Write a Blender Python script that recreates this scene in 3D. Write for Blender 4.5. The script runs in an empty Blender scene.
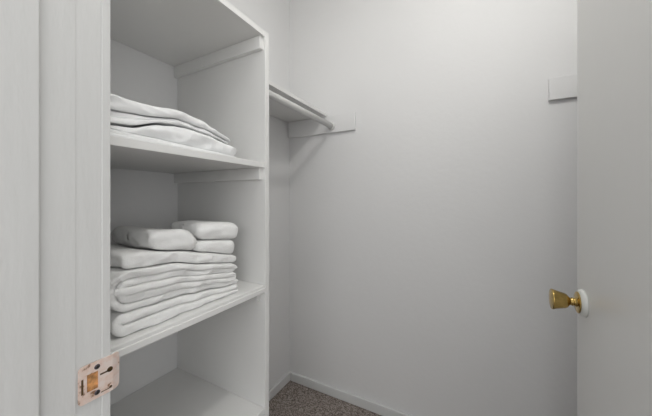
import bpy, bmesh, math
from mathutils import Vector, noise

scene = bpy.context.scene
C = scene.collection
R = math.radians

# ------------------------------------------------------------------ camera
cam_d = bpy.data.cameras.new('camera')
cam_d.sensor_fit = 'HORIZONTAL'
cam_d.sensor_width = 36.0
cam_d.lens = 274.3 / 652 * 36
cam_d.shift_y = -9.0 / 652
cam_d.clip_start = 0.02
cam = bpy.data.objects.new('camera', cam_d)
cam.location = (0, 0, 1.2)
cam.rotation_euler = (R(90), 0, R(28.19))
C.objects.link(cam)
scene.camera = cam

# ------------------------------------------------------------------ world, lights, exposure
world = bpy.data.worlds.new('world')
scene.world = world
world.use_nodes = True
bg = world.node_tree.nodes['Background']
bg.inputs['Color'].default_value = (0.97, 0.985, 1.0, 1)
bg.inputs['Strength'].default_value = 0.80

LAMP = (0.05, 0.56, 2.47)
ld = bpy.data.lights.new('closet_lamp', 'POINT')
ld.energy = 10.0
ld.shadow_soft_size = 0.025
ld.color = (1.0, 0.985, 0.95)
lo = bpy.data.objects.new('closet_lamp', ld)
lo.location = LAMP
C.objects.link(lo)

hd = bpy.data.lights.new('hall_light', 'AREA')          # the lit hall outside the doorway
hd.energy = 12.0
hd.shape = 'RECTANGLE'
hd.size = 1.4
hd.size_y = 1.2
hd.color = (1.0, 0.995, 0.98)
ho = bpy.data.objects.new('hall_light', hd)
ho.location = (0.45, -1.5, 1.75)
d = Vector((-0.45, 0.7, 1.1)) - Vector(ho.location)
ho.rotation_euler = d.to_track_quat('-Z', 'Y').to_euler()
C.objects.link(ho)

fd = bpy.data.lights.new('hall_fill', 'AREA')         # added fill from the right, brightens the inside of the shelving unit
fd.energy = 9.0
fd.shape = 'RECTANGLE'
fd.size = 0.9
fd.size_y = 1.2
fo = bpy.data.objects.new('hall_fill', fd)
fo.location = (1.75, -0.75, 1.35)
d = Vector((-1.0, 0.45, 1.2)) - Vector(fo.location)
fo.rotation_euler = d.to_track_quat('-Z', 'Y').to_euler()
C.objects.link(fo)

scene.view_settings.view_transform = 'Standard'
scene.view_settings.look = 'None'
scene.view_settings.gamma = 1
scene.view_settings.use_curve_mapping = False
scene.view_settings.exposure = 0.0

# ------------------------------------------------------------------ materials
def mat(name, col, rough=0.6, metal=0.0, bump=0.0, bscale=60.0, var=0.0, vscale=3.0, bdist=0.002, stretch=None, spec=0.5):
    m = bpy.data.materials.new(name)
    m.use_nodes = True
    nt = m.node_tree
    b = nt.nodes['Principled BSDF']
    b.inputs['Base Color'].default_value = (*col, 1)
    b.inputs['Roughness'].default_value = rough
    b.inputs['Metallic'].default_value = metal
    b.inputs['Specular IOR Level'].default_value = spec
    tc = nt.nodes.new('ShaderNodeTexCoord')
    src = tc.outputs['Object']
    if stretch:
        mp = nt.nodes.new('ShaderNodeMapping')
        mp.inputs['Scale'].default_value = stretch
        nt.links.new(src, mp.inputs['Vector'])
        src = mp.outputs['Vector']
    if bump > 0:
        n = nt.nodes.new('ShaderNodeTexNoise')
        n.inputs['Scale'].default_value = bscale
        n.inputs['Detail'].default_value = 3
        nt.links.new(src, n.inputs['Vector'])
        bp = nt.nodes.new('ShaderNodeBump')
        bp.inputs['Strength'].default_value = bump
        bp.inputs['Distance'].default_value = bdist
        nt.links.new(n.outputs['Fac'], bp.inputs['Height'])
        nt.links.new(bp.outputs['Normal'], b.inputs['Normal'])
    if var > 0:
        n2 = nt.nodes.new('ShaderNodeTexNoise')
        n2.inputs['Scale'].default_value = vscale
        n2.inputs['Detail'].default_value = 4
        nt.links.new(src, n2.inputs['Vector'])
        r = nt.nodes.new('ShaderNodeValToRGB')
        r.color_ramp.elements[0].position = 0.3
        r.color_ramp.elements[1].position = 0.7
        r.color_ramp.elements[0].color = tuple(c * (1 - var) for c in col) + (1,)
        r.color_ramp.elements[1].color = tuple(min(1, c * (1 + var)) for c in col) + (1,)
        nt.links.new(n2.outputs['Fac'], r.inputs['Fac'])
        nt.links.new(r.outputs['Color'], b.inputs['Base Color'])
    return m

M_wall = mat('wall_paint', (0.82, 0.82, 0.822), 0.55, bump=0.25, bscale=45, var=0.012, vscale=2.0, bdist=0.003, spec=0.35)
M_ceil = mat('ceiling_paint', (0.82, 0.82, 0.81), 0.8, bump=0.3, bscale=120)
M_wood = mat('painted_wood', (0.84, 0.838, 0.825), 0.42, bump=0.18, bscale=30, var=0.02, vscale=4, bdist=0.003, stretch=(1, 1, 1))
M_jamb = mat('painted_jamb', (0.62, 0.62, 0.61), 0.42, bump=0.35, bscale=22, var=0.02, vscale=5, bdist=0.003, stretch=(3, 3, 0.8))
M_door = mat('door_paint', (0.79, 0.786, 0.765), 0.30, bump=0.12, bscale=35, var=0.008, vscale=3, bdist=0.002)
M_base = mat('baseboard_paint', (0.74, 0.745, 0.74), 0.4, bump=0.1, bscale=30)
M_rodm = mat('rod_paint', (0.72, 0.72, 0.71), 0.3, bump=0.05, bscale=40)
M_towel = mat('terry_cotton', (0.93, 0.93, 0.92), 0.95, bump=0.9, bscale=420, bdist=0.0016, spec=0.1)
M_sheet = mat('cotton_sheet', (0.94, 0.945, 0.945), 0.8, bump=0.12, bscale=900, bdist=0.0005, spec=0.2)
M_white_rose = mat('white_enamel', (0.72, 0.73, 0.70), 0.3)
M_brass = mat('worn_brass', (0.50, 0.35, 0.12), 0.22, metal=1.0, bump=0.05, bscale=200, var=0.25, vscale=60, bdist=0.0006)
M_darkbrass = mat('dark_brass', (0.16, 0.10, 0.05), 0.45, metal=0.8)
M_hole = mat('latch_recess', (0.60, 0.30, 0.12), 0.5, metal=0.2, var=0.55, vscale=120)
M_screw = mat('screw_steel', (0.10, 0.085, 0.10), 0.4, metal=0.7)
M_dark = mat('dark_hole', (0.03, 0.025, 0.02), 0.9)
M_glass = mat('frosted_glass', (0.85, 0.84, 0.8), 0.4)

# strike plate: pinkish brass with flecks of old paint
M_plate = mat('strike_brass', (0.78, 0.56, 0.47), 0.38, metal=0.35, bump=0.2, bscale=150, bdist=0.0008)
nt = M_plate.node_tree
b = nt.nodes['Principled BSDF']
tc = nt.nodes.new('ShaderNodeTexCoord')
n1 = nt.nodes.new('ShaderNodeTexNoise'); n1.inputs['Scale'].default_value = 90; n1.inputs['Detail'].default_value = 5
nt.links.new(tc.outputs['Object'], n1.inputs['Vector'])
r1 = nt.nodes.new('ShaderNodeValToRGB')
e = r1.color_ramp.elements
e[0].position = 0.32; e[0].color = (0.34, 0.19, 0.11, 1)
e[1].position = 0.40; e[1].color = (0.86, 0.66, 0.57, 1)
x = e.new(0.60); x.color = (0.92, 0.79, 0.73, 1)
nt.links.new(n1.outputs['Fac'], r1.inputs['Fac'])
nt.links.new(r1.outputs['Color'], b.inputs['Base Color'])

# carpet
M_carpet = bpy.data.materials.new('carpet')
M_carpet.use_nodes = True
nt = M_carpet.node_tree
b = nt.nodes['Principled BSDF']
b.inputs['Roughness'].default_value = 1.0
b.inputs['Specular IOR Level'].default_value = 0.05
tc = nt.nodes.new('ShaderNodeTexCoord')
v = nt.nodes.new('ShaderNodeTexVoronoi'); v.inputs['Scale'].default_value = 190
n = nt.nodes.new('ShaderNodeTexNoise'); n.inputs['Scale'].default_value = 75; n.inputs['Detail'].default_value = 6
n.inputs['Roughness'].default_value = 0.75
for q in (v, n):
    nt.links.new(tc.outputs['Object'], q.inputs['Vector'])
mx = nt.nodes.new('ShaderNodeMix'); mx.data_type = 'FLOAT'
mx.inputs[0].default_value = 0.5
sep = nt.nodes.new('ShaderNodeSeparateColor')
nt.links.new(v.outputs['Color'], sep.inputs['Color'])
nt.links.new(sep.outputs['Red'], mx.inputs[2])
nt.links.new(n.outputs['Fac'], mx.inputs[3])
rr = nt.nodes.new('ShaderNodeValToRGB')
e = rr.color_ramp.elements
e[0].position = 0.25; e[0].color = (0.13, 0.105, 0.09, 1)
e[1].position = 0.75; e[1].color = (0.52, 0.46, 0.42, 1)
x = e.new(0.48); x.color = (0.31, 0.265, 0.24, 1)
nt.links.new(mx.outputs[0], rr.inputs['Fac'])
nt.links.new(rr.outputs['Color'], b.inputs['Base Color'])
bp = nt.nodes.new('ShaderNodeBump'); bp.inputs['Strength'].default_value = 1.0; bp.inputs['Distance'].default_value = 0.006
nt.links.new(mx.outputs[0], bp.inputs['Height'])
nt.links.new(bp.outputs['Normal'], b.inputs['Normal'])

# ------------------------------------------------------------------ helpers
def obj(name, bm, m, parent=None, smooth=False, label=None):
    me = bpy.data.meshes.new(name)
    bmesh.ops.recalc_face_normals(bm, faces=bm.faces[:])
    bm.to_mesh(me); bm.free()
    me.materials.append(m)
    if smooth:
        for p in me.polygons:
            p.use_smooth = True
    o = bpy.data.objects.new(name, me)
    C.objects.link(o)
    if parent:
        o.parent = parent
        o.matrix_parent_inverse = parent.matrix_basis.inverted()
    if label:
        o['label'] = label
    return o

def tag(o, label, cat, group=None):
    o['label'] = label; o['category'] = cat
    if group:
        o['group'] = group
    return o

def thing(name, label, cat, loc, group=None):
    o = bpy.data.objects.new(name, None)
    o.empty_display_size = 0.05
    o.location = loc
    C.objects.link(o)
    return tag(o, label, cat, group)

def structure(name, bm, m, parent=None, smooth=False):
    o = obj(name, bm, m, parent, smooth)
    o['kind'] = 'structure'
    return o

def box(bm, x0, x1, y0, y1, z0, z1, bev=0.0):
    t = bmesh.new()
    vs = [t.verts.new((x, y, z)) for x in (x0, x1) for y in (y0, y1) for z in (z0, z1)]
    for f in ((0, 1, 3, 2), (4, 6, 7, 5), (0, 4, 5, 1), (2, 3, 7, 6), (0, 2, 6, 4), (1, 5, 7, 3)):
        t.faces.new([vs[i] for i in f])
    bmesh.ops.recalc_face_normals(t, faces=t.faces[:])
    if bev > 0:
        bmesh.ops.bevel(t, geom=t.edges[:], offset=bev, segments=3, affect='EDGES', profile=0.5)
    tmp = bpy.data.meshes.new('tmp'); t.to_mesh(tmp); t.free()
    bm.from_mesh(tmp); bpy.data.meshes.remove(tmp)
    return bm

def bx(*a, **k):
    return box(bmesh.new(), *a, **k)

def lathe(bm, prof, axis, origin, seg=48, sx=1.0):
    """prof: (along, radius) pairs; axis: unit vector."""
    ax = Vector(axis).normalized()
    u = ax.orthogonal().normalized(); w = ax.cross(u)
    o = Vector(origin); rings = []
    for a, r in prof:
        rings.append([bm.verts.new(o + ax * a + (u * math.cos(2 * math.pi * k / seg) + w * math.sin(2 * math.pi * k / seg)) * max(r, 1e-5)) for k in range(seg)])
    for i in range(len(rings) - 1):
        for k in range(seg):
            bm.faces.new((rings[i][k], rings[i][(k + 1) % seg], rings[i + 1][(k + 1) % seg], rings[i + 1][k]))
    bm.faces.new(rings[0]); bm.faces.new(rings[-1])
    return bm

# ------------------------------------------------------------------ dimensions
YB = 1.50; XL = -1.08; XR = 0.76; YD0 = 0.098; YD1 = 0.228; ZC = 2.60
XJ = -0.52; XRJ = 0.25
XF = -0.612; YP0 = 0.711; YP1 = 0.732

# ------------------------------------------------------------------ setting
structure('floor', bx(-2.6, 2.6, -2.6, YB + 0.12, -0.05, 0.0), M_carpet)
structure('ceiling', bx(XL - 0.1, XR + 0.1, YD0, YB + 0.1, ZC, ZC + 0.05), M_ceil)
structure('wall_back', bx(XL - 0.1, XR + 0.1, YB, YB + 0.1, 0, ZC), M_wall)
structure('wall_left', bx(XL - 0.1, XL, YD1, YB, 0, ZC), M_wall)
structure('wall_right', bx(XR, XR + 0.1, YD1, YB, 0, ZC), M_wall)
fw = bmesh.new()
box(fw, -2.6, XJ - 0.018, YD0 + 0.006, YD1 - 0.002, 0, ZC)
box(fw, XRJ + 0.022, 2.6, YD0 + 0.006, YD1 - 0.002, 0, ZC)
box(fw, XJ - 0.018, XRJ + 0.022, YD0 + 0.006, YD1 - 0.002, 2.09, ZC)
structure('wall_front', fw, M_wall)

# left jamb with its stop; then right jamb and head: one door frame
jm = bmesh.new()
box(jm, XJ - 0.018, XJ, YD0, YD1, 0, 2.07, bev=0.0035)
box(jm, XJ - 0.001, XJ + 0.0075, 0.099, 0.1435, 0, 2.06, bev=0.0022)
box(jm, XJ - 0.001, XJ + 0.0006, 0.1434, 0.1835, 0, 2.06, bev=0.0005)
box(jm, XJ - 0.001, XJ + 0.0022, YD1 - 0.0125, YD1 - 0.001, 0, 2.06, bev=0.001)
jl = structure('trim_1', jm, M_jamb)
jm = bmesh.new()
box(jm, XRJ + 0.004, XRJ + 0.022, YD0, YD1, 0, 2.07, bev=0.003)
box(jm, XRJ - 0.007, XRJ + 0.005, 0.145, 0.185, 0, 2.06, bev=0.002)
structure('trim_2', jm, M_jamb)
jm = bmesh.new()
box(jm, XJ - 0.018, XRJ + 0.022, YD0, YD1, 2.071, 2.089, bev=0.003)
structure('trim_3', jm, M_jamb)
# casing on the hall side
cs = bmesh.new()
box(cs, XJ - 0.075, XJ - 0.006, YD0 - 0.012, YD0 + 0.004, 0, 2.14, bev=0.004)
structure('trim_4', cs, M_jamb)
cs = bmesh.new()
box(cs, XRJ + 0.012, XRJ + 0.08, YD0 - 0.012, YD0 + 0.004, 0, 2.14, bev=0.004)
structure('trim_5', cs, M_jamb)

def baseboard(name, x0, x1, y0, y1):
    structure(name, bx(x0, x1, y0, y1, 0, 0.055, bev=0.0045), M_base)
baseboard('baseboard_back', XL + 0.018, XR - 0.014, YB - 0.017, YB)
baseboard('baseboard_left', XL, XL + 0.017, YP1 + 0.002, YB)
baseboard('baseboard_right', XR - 0.013, XR, YD1 + 0.002, YB)

# ------------------------------------------------------------------ ceiling lamp (out of the photo's frame)
cl = thing('ceiling_lamp', 'small round frosted glass lamp on the closet ceiling', 'lamp', (LAMP[0], LAMP[1], ZC))
obj('lamp_base', lathe(bmesh.new(), [(0, 0.07), (0.012, 0.07), (0.02, 0.055), (0.03, 0.045), (0.03, 0.0)], (0, 0, -1), (LAMP[0], LAMP[1], ZC)), M_rodm, cl, True)

# ------------------------------------------------------------------ shelving unit
su = thing('shelving_unit', 'white painted built-in shelving unit holding the folded linens', 'shelves', ((XL + XF) / 2, 0.48, 0.0))
Y0 = YD1 + 0.002
WB = 0.0013
obj('side_panel', bx(XL + 0.001, XF, YP0, YP1, 0.0, 1.762, bev=WB), M_wood, su)
obj('side_panel', bx(XL + 0.001, XF, Y0, Y0 + 0.018, 0.0, 1.762, bev=WB), M_wood, su)
obj('top_board', bx(XL + 0.001, XF, Y0 + 0.018, YP0 - 0.0002, 1.742, 1.760, bev=0.001), M_wood, su)
obj('shelf', bx(XL + 0.001, XF - 0.001, Y0 + 0.018, YP0 - 0.0002, 1.304, 1.322, bev=0.0015), M_wood, su)
s2 = bmesh.new()
box(s2, XL + 0.001, XF - 0.002, Y0 + 0.018, YP0 - 0.0002, 0.899, 0.913, bev=0.003)
s2 = obj('shelf', s2, M_wood, su)
obj('front_strip', bx(XF - 0.020, XF + 0.001, Y0 + 0.018, YP0 - 0.0002, 0.888, 0.9035, bev=0.002), M_wood, s2)
obj('shelf', bx(XL + 0.001, XF - 0.001, Y0 + 0.018, YP0 - 0.0002, 0.484, 0.502, bev=0.0015), M_wood, su)
obj('kick_board', bx(XF - 0.03, XF - 0.012, Y0 + 0.018, YP0 - 0.0002, 0.0, 0.06, bev=0.001), M_wood, su)
for (zt, h, xf) in ((1.7418, 0.043, XF - 0.008), (1.3038, 0.039, XF - 0.011), (0.8985, 0.043, XF - 0.021), (0.4838, 0.04, XF - 0.011)):
    for (ya, yb) in ((YP0 - 0.016, YP0 - 0.0002), (Y0 + 0.018, Y0 + 0.034)):
        obj('support_cleat', bx(XL + 0.001, xf, ya, yb, zt - h, zt, bev=0.0015), M_wood, su)

# ------------------------------------------------------------------ hanging shelf, its cleats and the rods
cs_ = thing('closet_shelf', 'white wall shelf above the hanging rod, beside the shelving unit', 'shelf', (XL + 0.15, 1.1, 1.705))
obj('board', bx(XL + 0.001, -0.792, YP1 + 0.001, YB - 0.001, 1.706, 1.724, bev=0.0015), M_wood, cs_)
obj('support_cleat', bx(XL + 0.0005, -0.604, YB - 0.018, YB - 0.0005, 1.603, 1.7055, bev=0.0015), M_wall, cs_)
rs = thing('closet_shelf', 'white wall board on the back wall beside the door, end of the right shelf', 'shelf', (XR - 0.15, 1.1, 1.715))
obj('board', bx(0.48, XR - 0.001, 1.0, YB - 0.001, 1.716, 1.734, bev=0.0015), M_wood, rs)
obj('support_cleat', bx(0.287, XR - 0.0205, YB - 0.018, YB - 0.0005, 1.622, 1.7155, bev=0.0015), M_wall, rs)
obj('support_cleat', bx(XR - 0.018, XR - 0.0005, 1.0, YB - 0.001, 1.622, 1.7155, bev=0.0015), M_wall, rs)

cr = thing('closet_rod', 'white round hanging rod below the front of the wall shelf', 'rod', (-0.755, YP1, 1.641))
obj('rod', lathe(bmesh.new(), [(0, 0.0158), (YB - 0.020 - YP1 - 0.002, 0.0158)], (0, 1, 0), (-0.755, YP1 + 0.001, 1.641), 32), M_rodm, cr, True)
obj('rod_socket', lathe(bmesh.new(), [(0, 0.024), (0.004, 0.0245), (0.012, 0.0205), (0.014, 0.0165)], (0, -1, 0), (-0.755, YB - 0.0182, 1.641), 32), M_rodm, cr, True)
for o in cr.children:
    o.data.polygons.foreach_set('use_smooth', [len(p.vertices) == 4 for p in o.data.polygons])

# small nail left in the wall above the shelf
nl = obj('nail', lathe(bmesh.new(), [(0, 0.0015), (0.008, 0.0015), (0.008, 0.004), (0.0095, 0.0035), (0.010, 0.0)], (1, 0, 0), (XL, 1.277, 1.966), 12), M_darkbrass)
tag(nl, 'tiny dark nail head in the left wall above the wall shelf', 'nail')

# ------------------------------------------------------------------ door with knob
KY, KZ = 0.929, 0.934
door = structure('door_1', bx(XRJ, XRJ + 0.035, 0.235, 0.983, 0.012, 2.055, bev=0.0025), M_door)
kb = bmesh.new()
prof = [(0.012, 0.0), (0.012, 0.0135), (0.016, 0.0125), (0.018, 0.0098), (0.021, 0.0093), (0.0235, 0.0112), (0.0255, 0.0093), (0.0285, 0.0095), (0.031, 0.0125),
        (0.0335, 0.0165), (0.038, 0.0190), (0.046, 0.0210), (0.054, 0.0232), (0.060, 0.0250), (0.0635, 0.0262), (0.0655, 0.0262), (0.0665, 0.0252),
        (0.0662, 0.0235), (0.0672, 0.021), (0.0688, 0.012), (0.069, 0.0)]
lathe(kb, prof, (-1, 0, 0), (XRJ, KY, KZ), 56)
knob = obj('door_knob', kb, M_brass, door, True, 'worn brass tulip shaped knob')
rb = bmesh.new()
lathe(rb, [(0.0, 0.0345), (0.003, 0.0348), (0.007, 0.0335), (0.0105, 0.030), (0.0118, 0.0275), (0.0118, 0.0)], (-1, 0, 0), (XRJ + 0.0002, KY, KZ), 56)
obj('rose_plate', rb, M_white_rose, knob, True, 'white round plate behind the brass knob')
rb = bmesh.new()
lathe(rb, [(0.0119, 0.0), (0.0119, 0.0272), (0.0135, 0.0268), (0.015, 0.024), (0.0155, 0.014), (0.0155, 0.0)], (-1, 0, 0), (XRJ, KY, KZ), 56)
obj('knob_collar', rb, M_brass, knob, True)

# ------------------------------------------------------------------ strike plate
def plate_mesh():
    """rounded plate in (Y, Z) with a rectangular latch hole; lip bends round the jamb's edge."""
    bm = bmesh.new()
    y0, y1, z0, z1, rad = 0.1850, 0.2410, -0.0290, 0.0290, 0.0065
    hy0, hy1, hz0, hz1 = 0.1955, 0.2100, -0.0135, 0.0135
    ys = sorted(set([y0, y0 + .002, y0 + rad * .5, y0 + rad, hy0 - .001, hy0, hy0 + .004, hy1 - .003, hy1, 0.216, 0.220, 0.224, 0.227, 0.229, 0.231, 0.233, 0.2355, y1 - rad * .35, y1 - .001, y1]))
    zs = sorted(set([z0, z0 + .0015, z0 + rad * .5, z0 + rad, -0.018, hz0, -0.006, 0, 0.006, hz1, 0.018, z1 - rad, z1 - rad * .5, z1 - .0015, z1]))
    X = XJ + 0.0028
    g = {}
    for i, y in enumerate(ys):
        for j, z in enumerate(zs):
            yy, zz = y, z
            # round the corners by pulling points onto the arc
            cy = min(max(y, y0 + rad), y1 - rad); cz = min(max(z, z0 + rad), z1 - rad)
            dy, dz = y - cy, z - cz
            if dy and dz:
                m_ = max(abs(dy), abs(dz)); L = math.hypot(dy, dz)
                yy = cy + dy / L * m_; zz = cz + dz / L * m_
            # lip curls towards the shelf side
            x_ = X
            if yy > 0.229:
                x_ = X - 0.25 * (yy - 0.229) - 18 * (yy - 0.229) ** 2
            g[i, j] = bm.verts.new((x_, yy, zz + SZ))
    for i in range(len(ys) - 1):
        for j in range(len(zs) - 1):
            if ys[i] >= hy0 - 1e-6 and ys[i + 1] <= hy1 + 1e-6 and zs[j] >= hz0 - 1e-6 and zs[j + 1] <= hz1 + 1e-6:
                continue
            bm.faces.new((g[i, j], g[i + 1, j], g[i + 1, j + 1], g[i, j + 1]))
    return bm
SZ = 0.9185
sp = thing('strike_plate', 'pinkish brass strike plate screwed to the left door jamb', 'strike plate', (XJ, 0.214, SZ - 0.029))
pl = obj('plate', plate_mesh(), M_plate, sp)
sm = pl.modifiers.new('thickness', 'SOLIDIFY'); sm.thickness = 0.0016; sm.offset = 0
# latch box behind the hole: angled brass floor and walls
lb = bmesh.new()
box(lb, XJ + 0.0003, XJ + 0.0008, 0.1945, 0.2110, SZ - 0.0145, SZ + 0.0145)
obj('latch_hole', lb, M_hole, sp, label='brass coloured recess for the latch')
for sz in (0.0200, -0.0200):
    sb = bmesh.new()
    lathe(sb, [(0, 0.0040), (0.0035, 0.0040), (0.0043, 0.0030), (0.0043, 0.0)], (1, 0, 0), (XJ, 0.2085, SZ + sz), 20)
    sc = obj('screw', sb, M_screw, sp, True)
    cb = bmesh.new()
    for (a, c) in ((0.0026, 0.0006), (0.0006, 0.0026)):
        box(cb, XJ + 0.0043, XJ + 0.0046, 0.2085 - a, 0.2085 + a, SZ + sz - c, SZ + sz + c)
    obj('screw_slot', cb, M_dark, sc)
# dark worn marks: slot at the left edge, key shaped wear on the lip, chip on its lower edge
wm = bmesh.new()
box(wm, XJ + 0.0030, XJ + 0.0038, 0.1885, 0.1912, SZ - 0.013, SZ + 0.010, bev=0.0001)
obj('worn_slot', wm, M_darkbrass, sp)
wm = bmesh.new()
box(wm, XJ + 0.0030, XJ + 0.0038, 0.2120, 0.2265, SZ + 0.0045, SZ + 0.0070)
lathe(wm, [(0, 0.0042), (0.0004, 0.0040), (0.0004, 0.0)], (1, 0, 0), (XJ + 0.0034, 0.2255, SZ + 0.0070), 18)
obj('worn_slot', wm, M_darkbrass, sp)
wm = bmesh.new()
box(wm, XJ + 0.0030, XJ + 0.0038, 0.2135, 0.2280, SZ - 0.0235, SZ - 0.0222)
lathe(wm, [(0, 0.0022), (0.0004, 0.0020), (0.0004, 0.0)], (1, 0, 0), (XJ + 0.0034, 0.2265, SZ - 0.0215), 14)
obj('worn_slot', wm, M_darkbrass, sp)

# ------------------------------------------------------------------ folded linen
def interp(tab, y):
    if y <= tab[0][0]:
        return tab[0][1]
    for (a, va), (b_, vb) in zip(tab, tab[1:]):
        if y <= b_:
            t = (y - a) / (b_ - a); t = t * t * (3 - 2 * t) * .5 + t * .5
            return va + (vb - va) * t
    return tab[-1][1]

def folded(name, levels, n, ya, yb, xa, xb, zb, zt, m, seed=0, start='R', rot=0.0, ds=0.0045, wob=0.0035, jag=0.004,
           ribs=0.96, taper=None, ragged=0.004, fine=0.0, ripple=0.0, crease=0.0, round_=0.02):
    """A cloth ribbon folded in the (Y, Z) plane and extruded along X (xa front .. xb back).
    levels: order in which the ribbon visits the n layers; zb, zt: bottom and top height tables over Y."""
    W = yb - ya
    H_ = interp(zt, (ya + yb) / 2) - interp(zb, (ya + yb) / 2)
    t = H_ / n
    zc = lambda l: (l + 0.5) * t
    pts = []                                     # (y, z, level value)
    side = start
    for k, l in enumerate(levels):
        # run from the current side to the other
        rag = ragged * noise.noise(Vector((seed * 3.1, k * 1.7, 0.3)))
        prev = abs(levels[k - 1] - l) if k else 1
        nxt = abs(levels[k + 1] - l) if k + 1 < len(levels) else 1
        def inset(dl):
            return (n * 0.5) * t * 0.9 + 0.0 * dl
        a_in = inset(prev); b_in = inset(nxt)
        if k == 0: a_in = (0.006 + abs(rag)) if n > 1 else 0
        if k == len(levels) - 1: b_in = (0.006 + abs(rag)) if n > 1 else 0
        if side == 'R':
            p0, p1 = yb - a_in, ya + b_in
        else:
            p0, p1 = ya + a_in, yb - b_in
        cnt = max(2, int(abs(p1 - p0) / ds))
        us = [i / cnt for i in range(cnt + 1)]
        ee = t * 0.5 / abs(p1 - p0)
        if k == 0:
            us = [ee * f for f in (0, .02, .06, .13, .22, .34, .5, .7)] + [u for u in us if u > ee * .85]
        if k == len(levels) - 1:
            us = [u for u in us if u < 1 - ee * .85] + [1 - ee * f for f in (.7, .5, .34, .22, .13, .06, .02, 0)]
        for u in us:
            pts.append((p0 + (p1 - p0) * u, zc(l)))
        side = 'L' if side == 'R' else 'R'
        if k + 1 < len(levels):
            l2 = levels[k + 1]
            dz = (l2 - l) * t
            rz = abs(dz) / 2
            sgn = -1 if side == 'L' else 1
            ry = rz * 0.9 if rz < t else min(rz, n * .5 * t * .9 + 0)
            segs = max(8, int(math.pi * rz / 0.004))
            for i in range(1, segs):
                a = math.pi * i / segs
                pts.append((p1 + sgn * ry * math.sin(a), zc(l) + dz / 2 * (1 - math.cos(a))))
    N = len(pts)
    # arclength & normals
    s = [0.0]
    for i in range(1, N):
        s.append(s[-1] + math.hypot(pts[i][0] - pts[i - 1][0], pts[i][1] - pts[i - 1][1]))
    # X sections: dense near both ends
    D = xa - xb
    offs = []
    e_ = t * 0.5
    for f in (0.0, 0.02, 0.06, 0.13, 0.22, 0.34, 0.5, 0.75, 1.0):
        offs.append(f * e_)
    q = e_
    while q < D - e_ - 0.010:
        q += 0.0065
        offs.append(q)
    for f in (0.75, 0.5, 0.34, 0.22, 0.13, 0.06, 0.02, 0.0):
        offs.append(D - f * e_)
    bm = bmesh.new()
    cyy, cxx = (ya + yb) / 2, (xa + xb) / 2
    cr_, sr_ = math.cos(rot), math.sin(rot)
    grid = []
    for o_ in offs:
        row = []
        ex = min(o_, D - o_)
        kx = max(0.0, 1 - (1 - min(1, ex / e_)) ** 2.6) ** (1 / 2.6)
        kx = max(kx, 0.10)
        for i in range(N):
            ia, ib = max(0, i - 1), min(N - 1, i + 1)
            ty, tz = pts[ib][0] - pts[ia][0], pts[ib][1] - pts[ia][1]
            L = math.hypot(ty, tz) or 1
            ny, nz = -tz / L, ty / L
            es = min(s[i], s[-1] - s[i])
            ks = max(0.12, max(0.0, 1 - (1 - min(1, es / e_)) ** 2.6) ** (1 / 2.6))
            h = t * 0.5 * ribs * kx * ks
            # ragged front: each stretch of the ribbon slides a little in X
            jx = jag * noise.noise(Vector((s[i] * 2.2 + seed, 5.1 * seed + 0.3 * (pts[i][1] / t), 1.0)))
            jx += jag * 0.9 * math.sin(seed * 2 + round(pts[i][1] / t - 0.5) * 2.4)
            jx += jag * 0.4 * noise.noise(Vector((s[i] * 14, seed, 7.0)))
            pr = []
            for sg in (1, -1):
                y = pts[i][0] + ny * h * sg
                z = pts[i][1] + nz * h * sg
                w = z / H_
                x = xa - o_ + jx * (1 if o_ < D / 2 else -1)
                ye = min(pts[i][0] - ya, yb - pts[i][0])
                if round_ and ye < round_:
                    u_ = 1 - max(0.0, ye) / round_
                    x += (-1 if o_ < D / 2 else 1) * round_ * 0.8 * (1 - math.sqrt(max(0.0, 1 - u_ * u_)))
                if taper:
                    x += taper * (w - 0.5)
                Y = cyy + (y - cyy) * cr_ - (x - cxx) * sr_
                X = cxx + (y - cyy) * sr_ + (x - cxx) * cr_
                wi = 4 * max(0, w) * max(0, 1 - w)
                bz, tz_ = interp(zb, Y), interp(zt, Y)
                sm = wob * (noise.noise(Vector((X * 7 + 3, Y * 7, 0.7))) * 1.0 + 0.5 * noise.noise(Vector((X * 17, Y * 17, 2.2))))
                Z = bz + (tz_ - bz) * w + sm * min(1.0, max(0.0, (bz + (tz_ - bz) * w - (SH + 0.004)) / 0.04))
                # layers wander against each other
                Z += 0.20 * t * math.sin(math.pi * min(1, max(0, w))) * noise.noise(Vector((X * 11, Y * 11, w * n * .8 + seed)))
                if fine:
                    f1 = noise.noise(Vector((X * 60, Y * 60, Z * 60 + seed)))
                    f2 = noise.noise(Vector((X * 150, Y * 150, Z * 150)))
                    am = fine * (f1 + .5 * f2)
                    X += am; Z += am * .5 * wi
                if ripple:
                    X += ripple * noise.noise(Vector((Y * 24, Z * 50, seed)))
                    Y += ripple * noise.noise(Vector((X * 30, Z * 50, seed + 5)))
                if crease:
                    q1 = 1 - abs(noise.noise(Vector((X * 9 + Y * 5, Y * 9 - Z * 22, seed + .5)))) * 2.6
                    q2 = 1 - abs(noise.noise(Vector((Y * 26, Z * 40 + X * 12, seed + 9.5)))) * 2.6
                    cr2 = crease * (max(0, q1) * 1.0 + max(0, q2) * 0.5)
                    X += cr2
                    Z += cr2 * .35 * wi
                pr.append(bm.verts.new((X, Y, Z)))
            row.append(pr)
        grid.append(row)
    for j in range(len(grid) - 1):
        A, B = grid[j], grid[j + 1]
        for i in range(N - 1):
            bm.faces.new((A[i][0], A[i + 1][0], B[i + 1][0], B[i][0]))
            bm.faces.new((A[i][1], B[i][1], B[i + 1][1], A[i + 1][1]))
        for i in (0, N - 1):
            bm.faces.new((A[i][0], B[i][0], B[i][1], A[i][1]))
    for A in (grid[0], grid[-1]):
        for i in range(N - 1):
            bm.faces.new((A[i][0], A[i][1], A[i + 1][1], A[i + 1][0]))
    return obj(name, bm, m, None, True)

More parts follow.
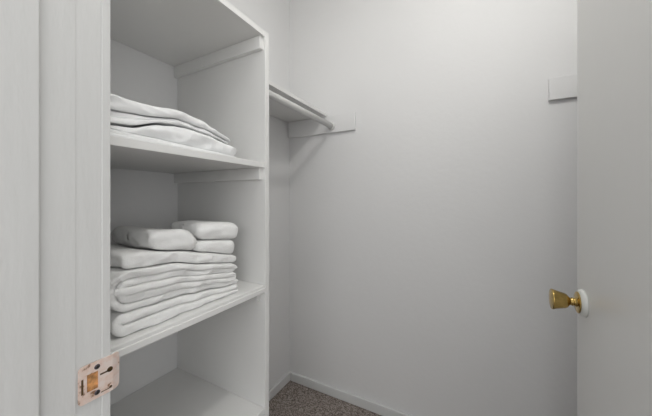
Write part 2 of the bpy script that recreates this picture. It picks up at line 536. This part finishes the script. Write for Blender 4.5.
# bath towels on the middle shelf -------------------------------------------------
SH = 0.9132
G = 'folded white towels stacked on the middle shelf'
c0 = [(0.2, 0.9138), (0.7, 0.9138)]
c1 = [(0.25, 0.962), (0.45, 0.952), (0.63, 0.936)]
c2 = [(0.25, 1.052), (0.40, 1.040), (0.52, 1.018), (0.63, 0.998)]
c3 = [(0.25, 1.086), (0.33, 1.082), (0.44, 1.064), (0.52, 1.048), (0.63, 1.022)]
up = lambda tab, d: [(a, b_ + d) for a, b_ in tab]
o = folded('bath_towel', [1, 0], 2, 0.288, 0.628, -0.640, -0.97, c0, c1, M_towel, 1, 'R', ribs=0.985, fine=0.0018, crease=0.004, ripple=0.006, wob=0.005)
tag(o, 'folded white bath towel lying directly on the middle shelf, lowest of its stack', 'towel', G)
o = folded('bath_towel', [2, 1, 3, 4, 0], 5, 0.281, 0.634, -0.642, -0.97, up(c1, .0015), c2, M_towel, 2, 'L', ribs=0.985, fine=0.0018, crease=0.004, ripple=0.006, wob=0.005, jag=0.004)
tag(o, 'thick folded white bath towel with a rolled loop at its left, second from the bottom', 'towel', G)
o = folded('bath_towel', [0], 1, 0.308, 0.628, -0.650, -0.96, up(c2, .0015), c3, M_towel, 3, 'R', fine=0.0018, crease=0.004, ripple=0.006, wob=0.005, ribs=1.0)
tag(o, 'folded white bath towel below the small towels, third from the bottom', 'towel', G)
s1b = up(c3, .0018)
s1t = [(0.25, 1.126), (0.44, 1.120), (0.50, 1.108)]
def turned(ya, yb, xa, xb, deg):
    k = (xa - xb) / 2 * math.sin(R(deg))
    return dict(ya=ya + k, yb=yb + k, xa=xa, xb=xb, rot=R(deg))
kw = dict(wob=0.006, fine=0.0016, crease=0.002, ripple=0.004, ribs=1.0)
o = folded('hand_towel', [0], 1, zb=s1b, zt=s1t, m=M_towel, seed=4, **turned(0.367, 0.484, -0.655, -0.93, 9), **kw)
tag(o, 'small folded white towel on top of the stack at the left', 'towel', G)
s2t = [(0.45, 1.086), (0.55, 1.081), (0.64, 1.070)]
o = folded('hand_towel', [0], 1, zb=s1b, zt=s2t, m=M_towel, seed=5, **turned(0.488, 0.618, -0.653, -0.82, 9), **kw)
tag(o, 'small folded white towel squeezed under the topmost towel at the right', 'towel', G)
o = folded('hand_towel', [0], 1, zb=up(s2t, .0015), zt=[(0.45, 1.130), (0.55, 1.132), (0.64, 1.122)], m=M_towel, seed=6, **turned(0.494, 0.628, -0.648, -0.83, 9), **kw)
tag(o, 'topmost small folded white towel, at the right of the stack', 'towel', G)

# sheets on the upper shelf ---------------------------------------------------------
SH = 1.3222
G = 'folded white sheets on the upper shelf'
d0 = [(0.2, 1.3228), (0.7, 1.3228)]
d1 = [(0.25, 1.338), (0.33, 1.336), (0.50, 1.330), (0.62, 1.3265)]
d2 = [(0.25, 1.348), (0.32, 1.352), (0.38, 1.372), (0.46, 1.376), (0.54, 1.368), (0.60, 1.358), (0.62, 1.352)]
d3 = [(0.25, 1.378), (0.34, 1.382), (0.42, 1.392), (0.50, 1.388), (0.58, 1.372), (0.62, 1.362)]
d4 = [(0.25, 1.412), (0.33, 1.410), (0.42, 1.414), (0.49, 1.410), (0.56, 1.385), (0.60, 1.374)]
o = folded('bed_sheet', [0, 1], 2, 0.262, 0.600, -0.622, -0.98, d0, d1, M_sheet, 11, 'R', crease=0.002, jag=0.004, wob=0.002, ripple=0.002)
tag(o, 'thin folded white sheet lying directly on the upper shelf, lowest of its stack', 'bed sheet', G)
o = folded('pillow_case', [0], 1, 0.274, 0.612, -0.634, -0.94, up(d1, .0012), d2, M_sheet, 12, 'L', crease=0.007, jag=0.006, wob=0.004, ripple=0.004, ribs=0.99)
tag(o, 'puffy folded white pillowcase with a rounded right end, second from the bottom', 'pillowcase', G)
o = folded('bed_sheet', [0, 1], 2, 0.258, 0.590, -0.645, -0.96, up(d2, .0045), d3, M_sheet, 13, 'R', crease=0.005, jag=0.006, wob=0.004, ripple=0.003)
tag(o, 'folded white sheet between the puffy pillowcase and the top sheet', 'bed sheet', G)
o = folded('bed_sheet', [0], 1, 0.256, 0.596, -0.640, -0.97, up(d3, .0025), d4, M_sheet, 14, 'R', crease=0.006, jag=0.006, wob=0.004, ripple=0.003, ribs=1.0)
tag(o, 'topmost folded white sheet drooping towards the right', 'bed sheet', G)
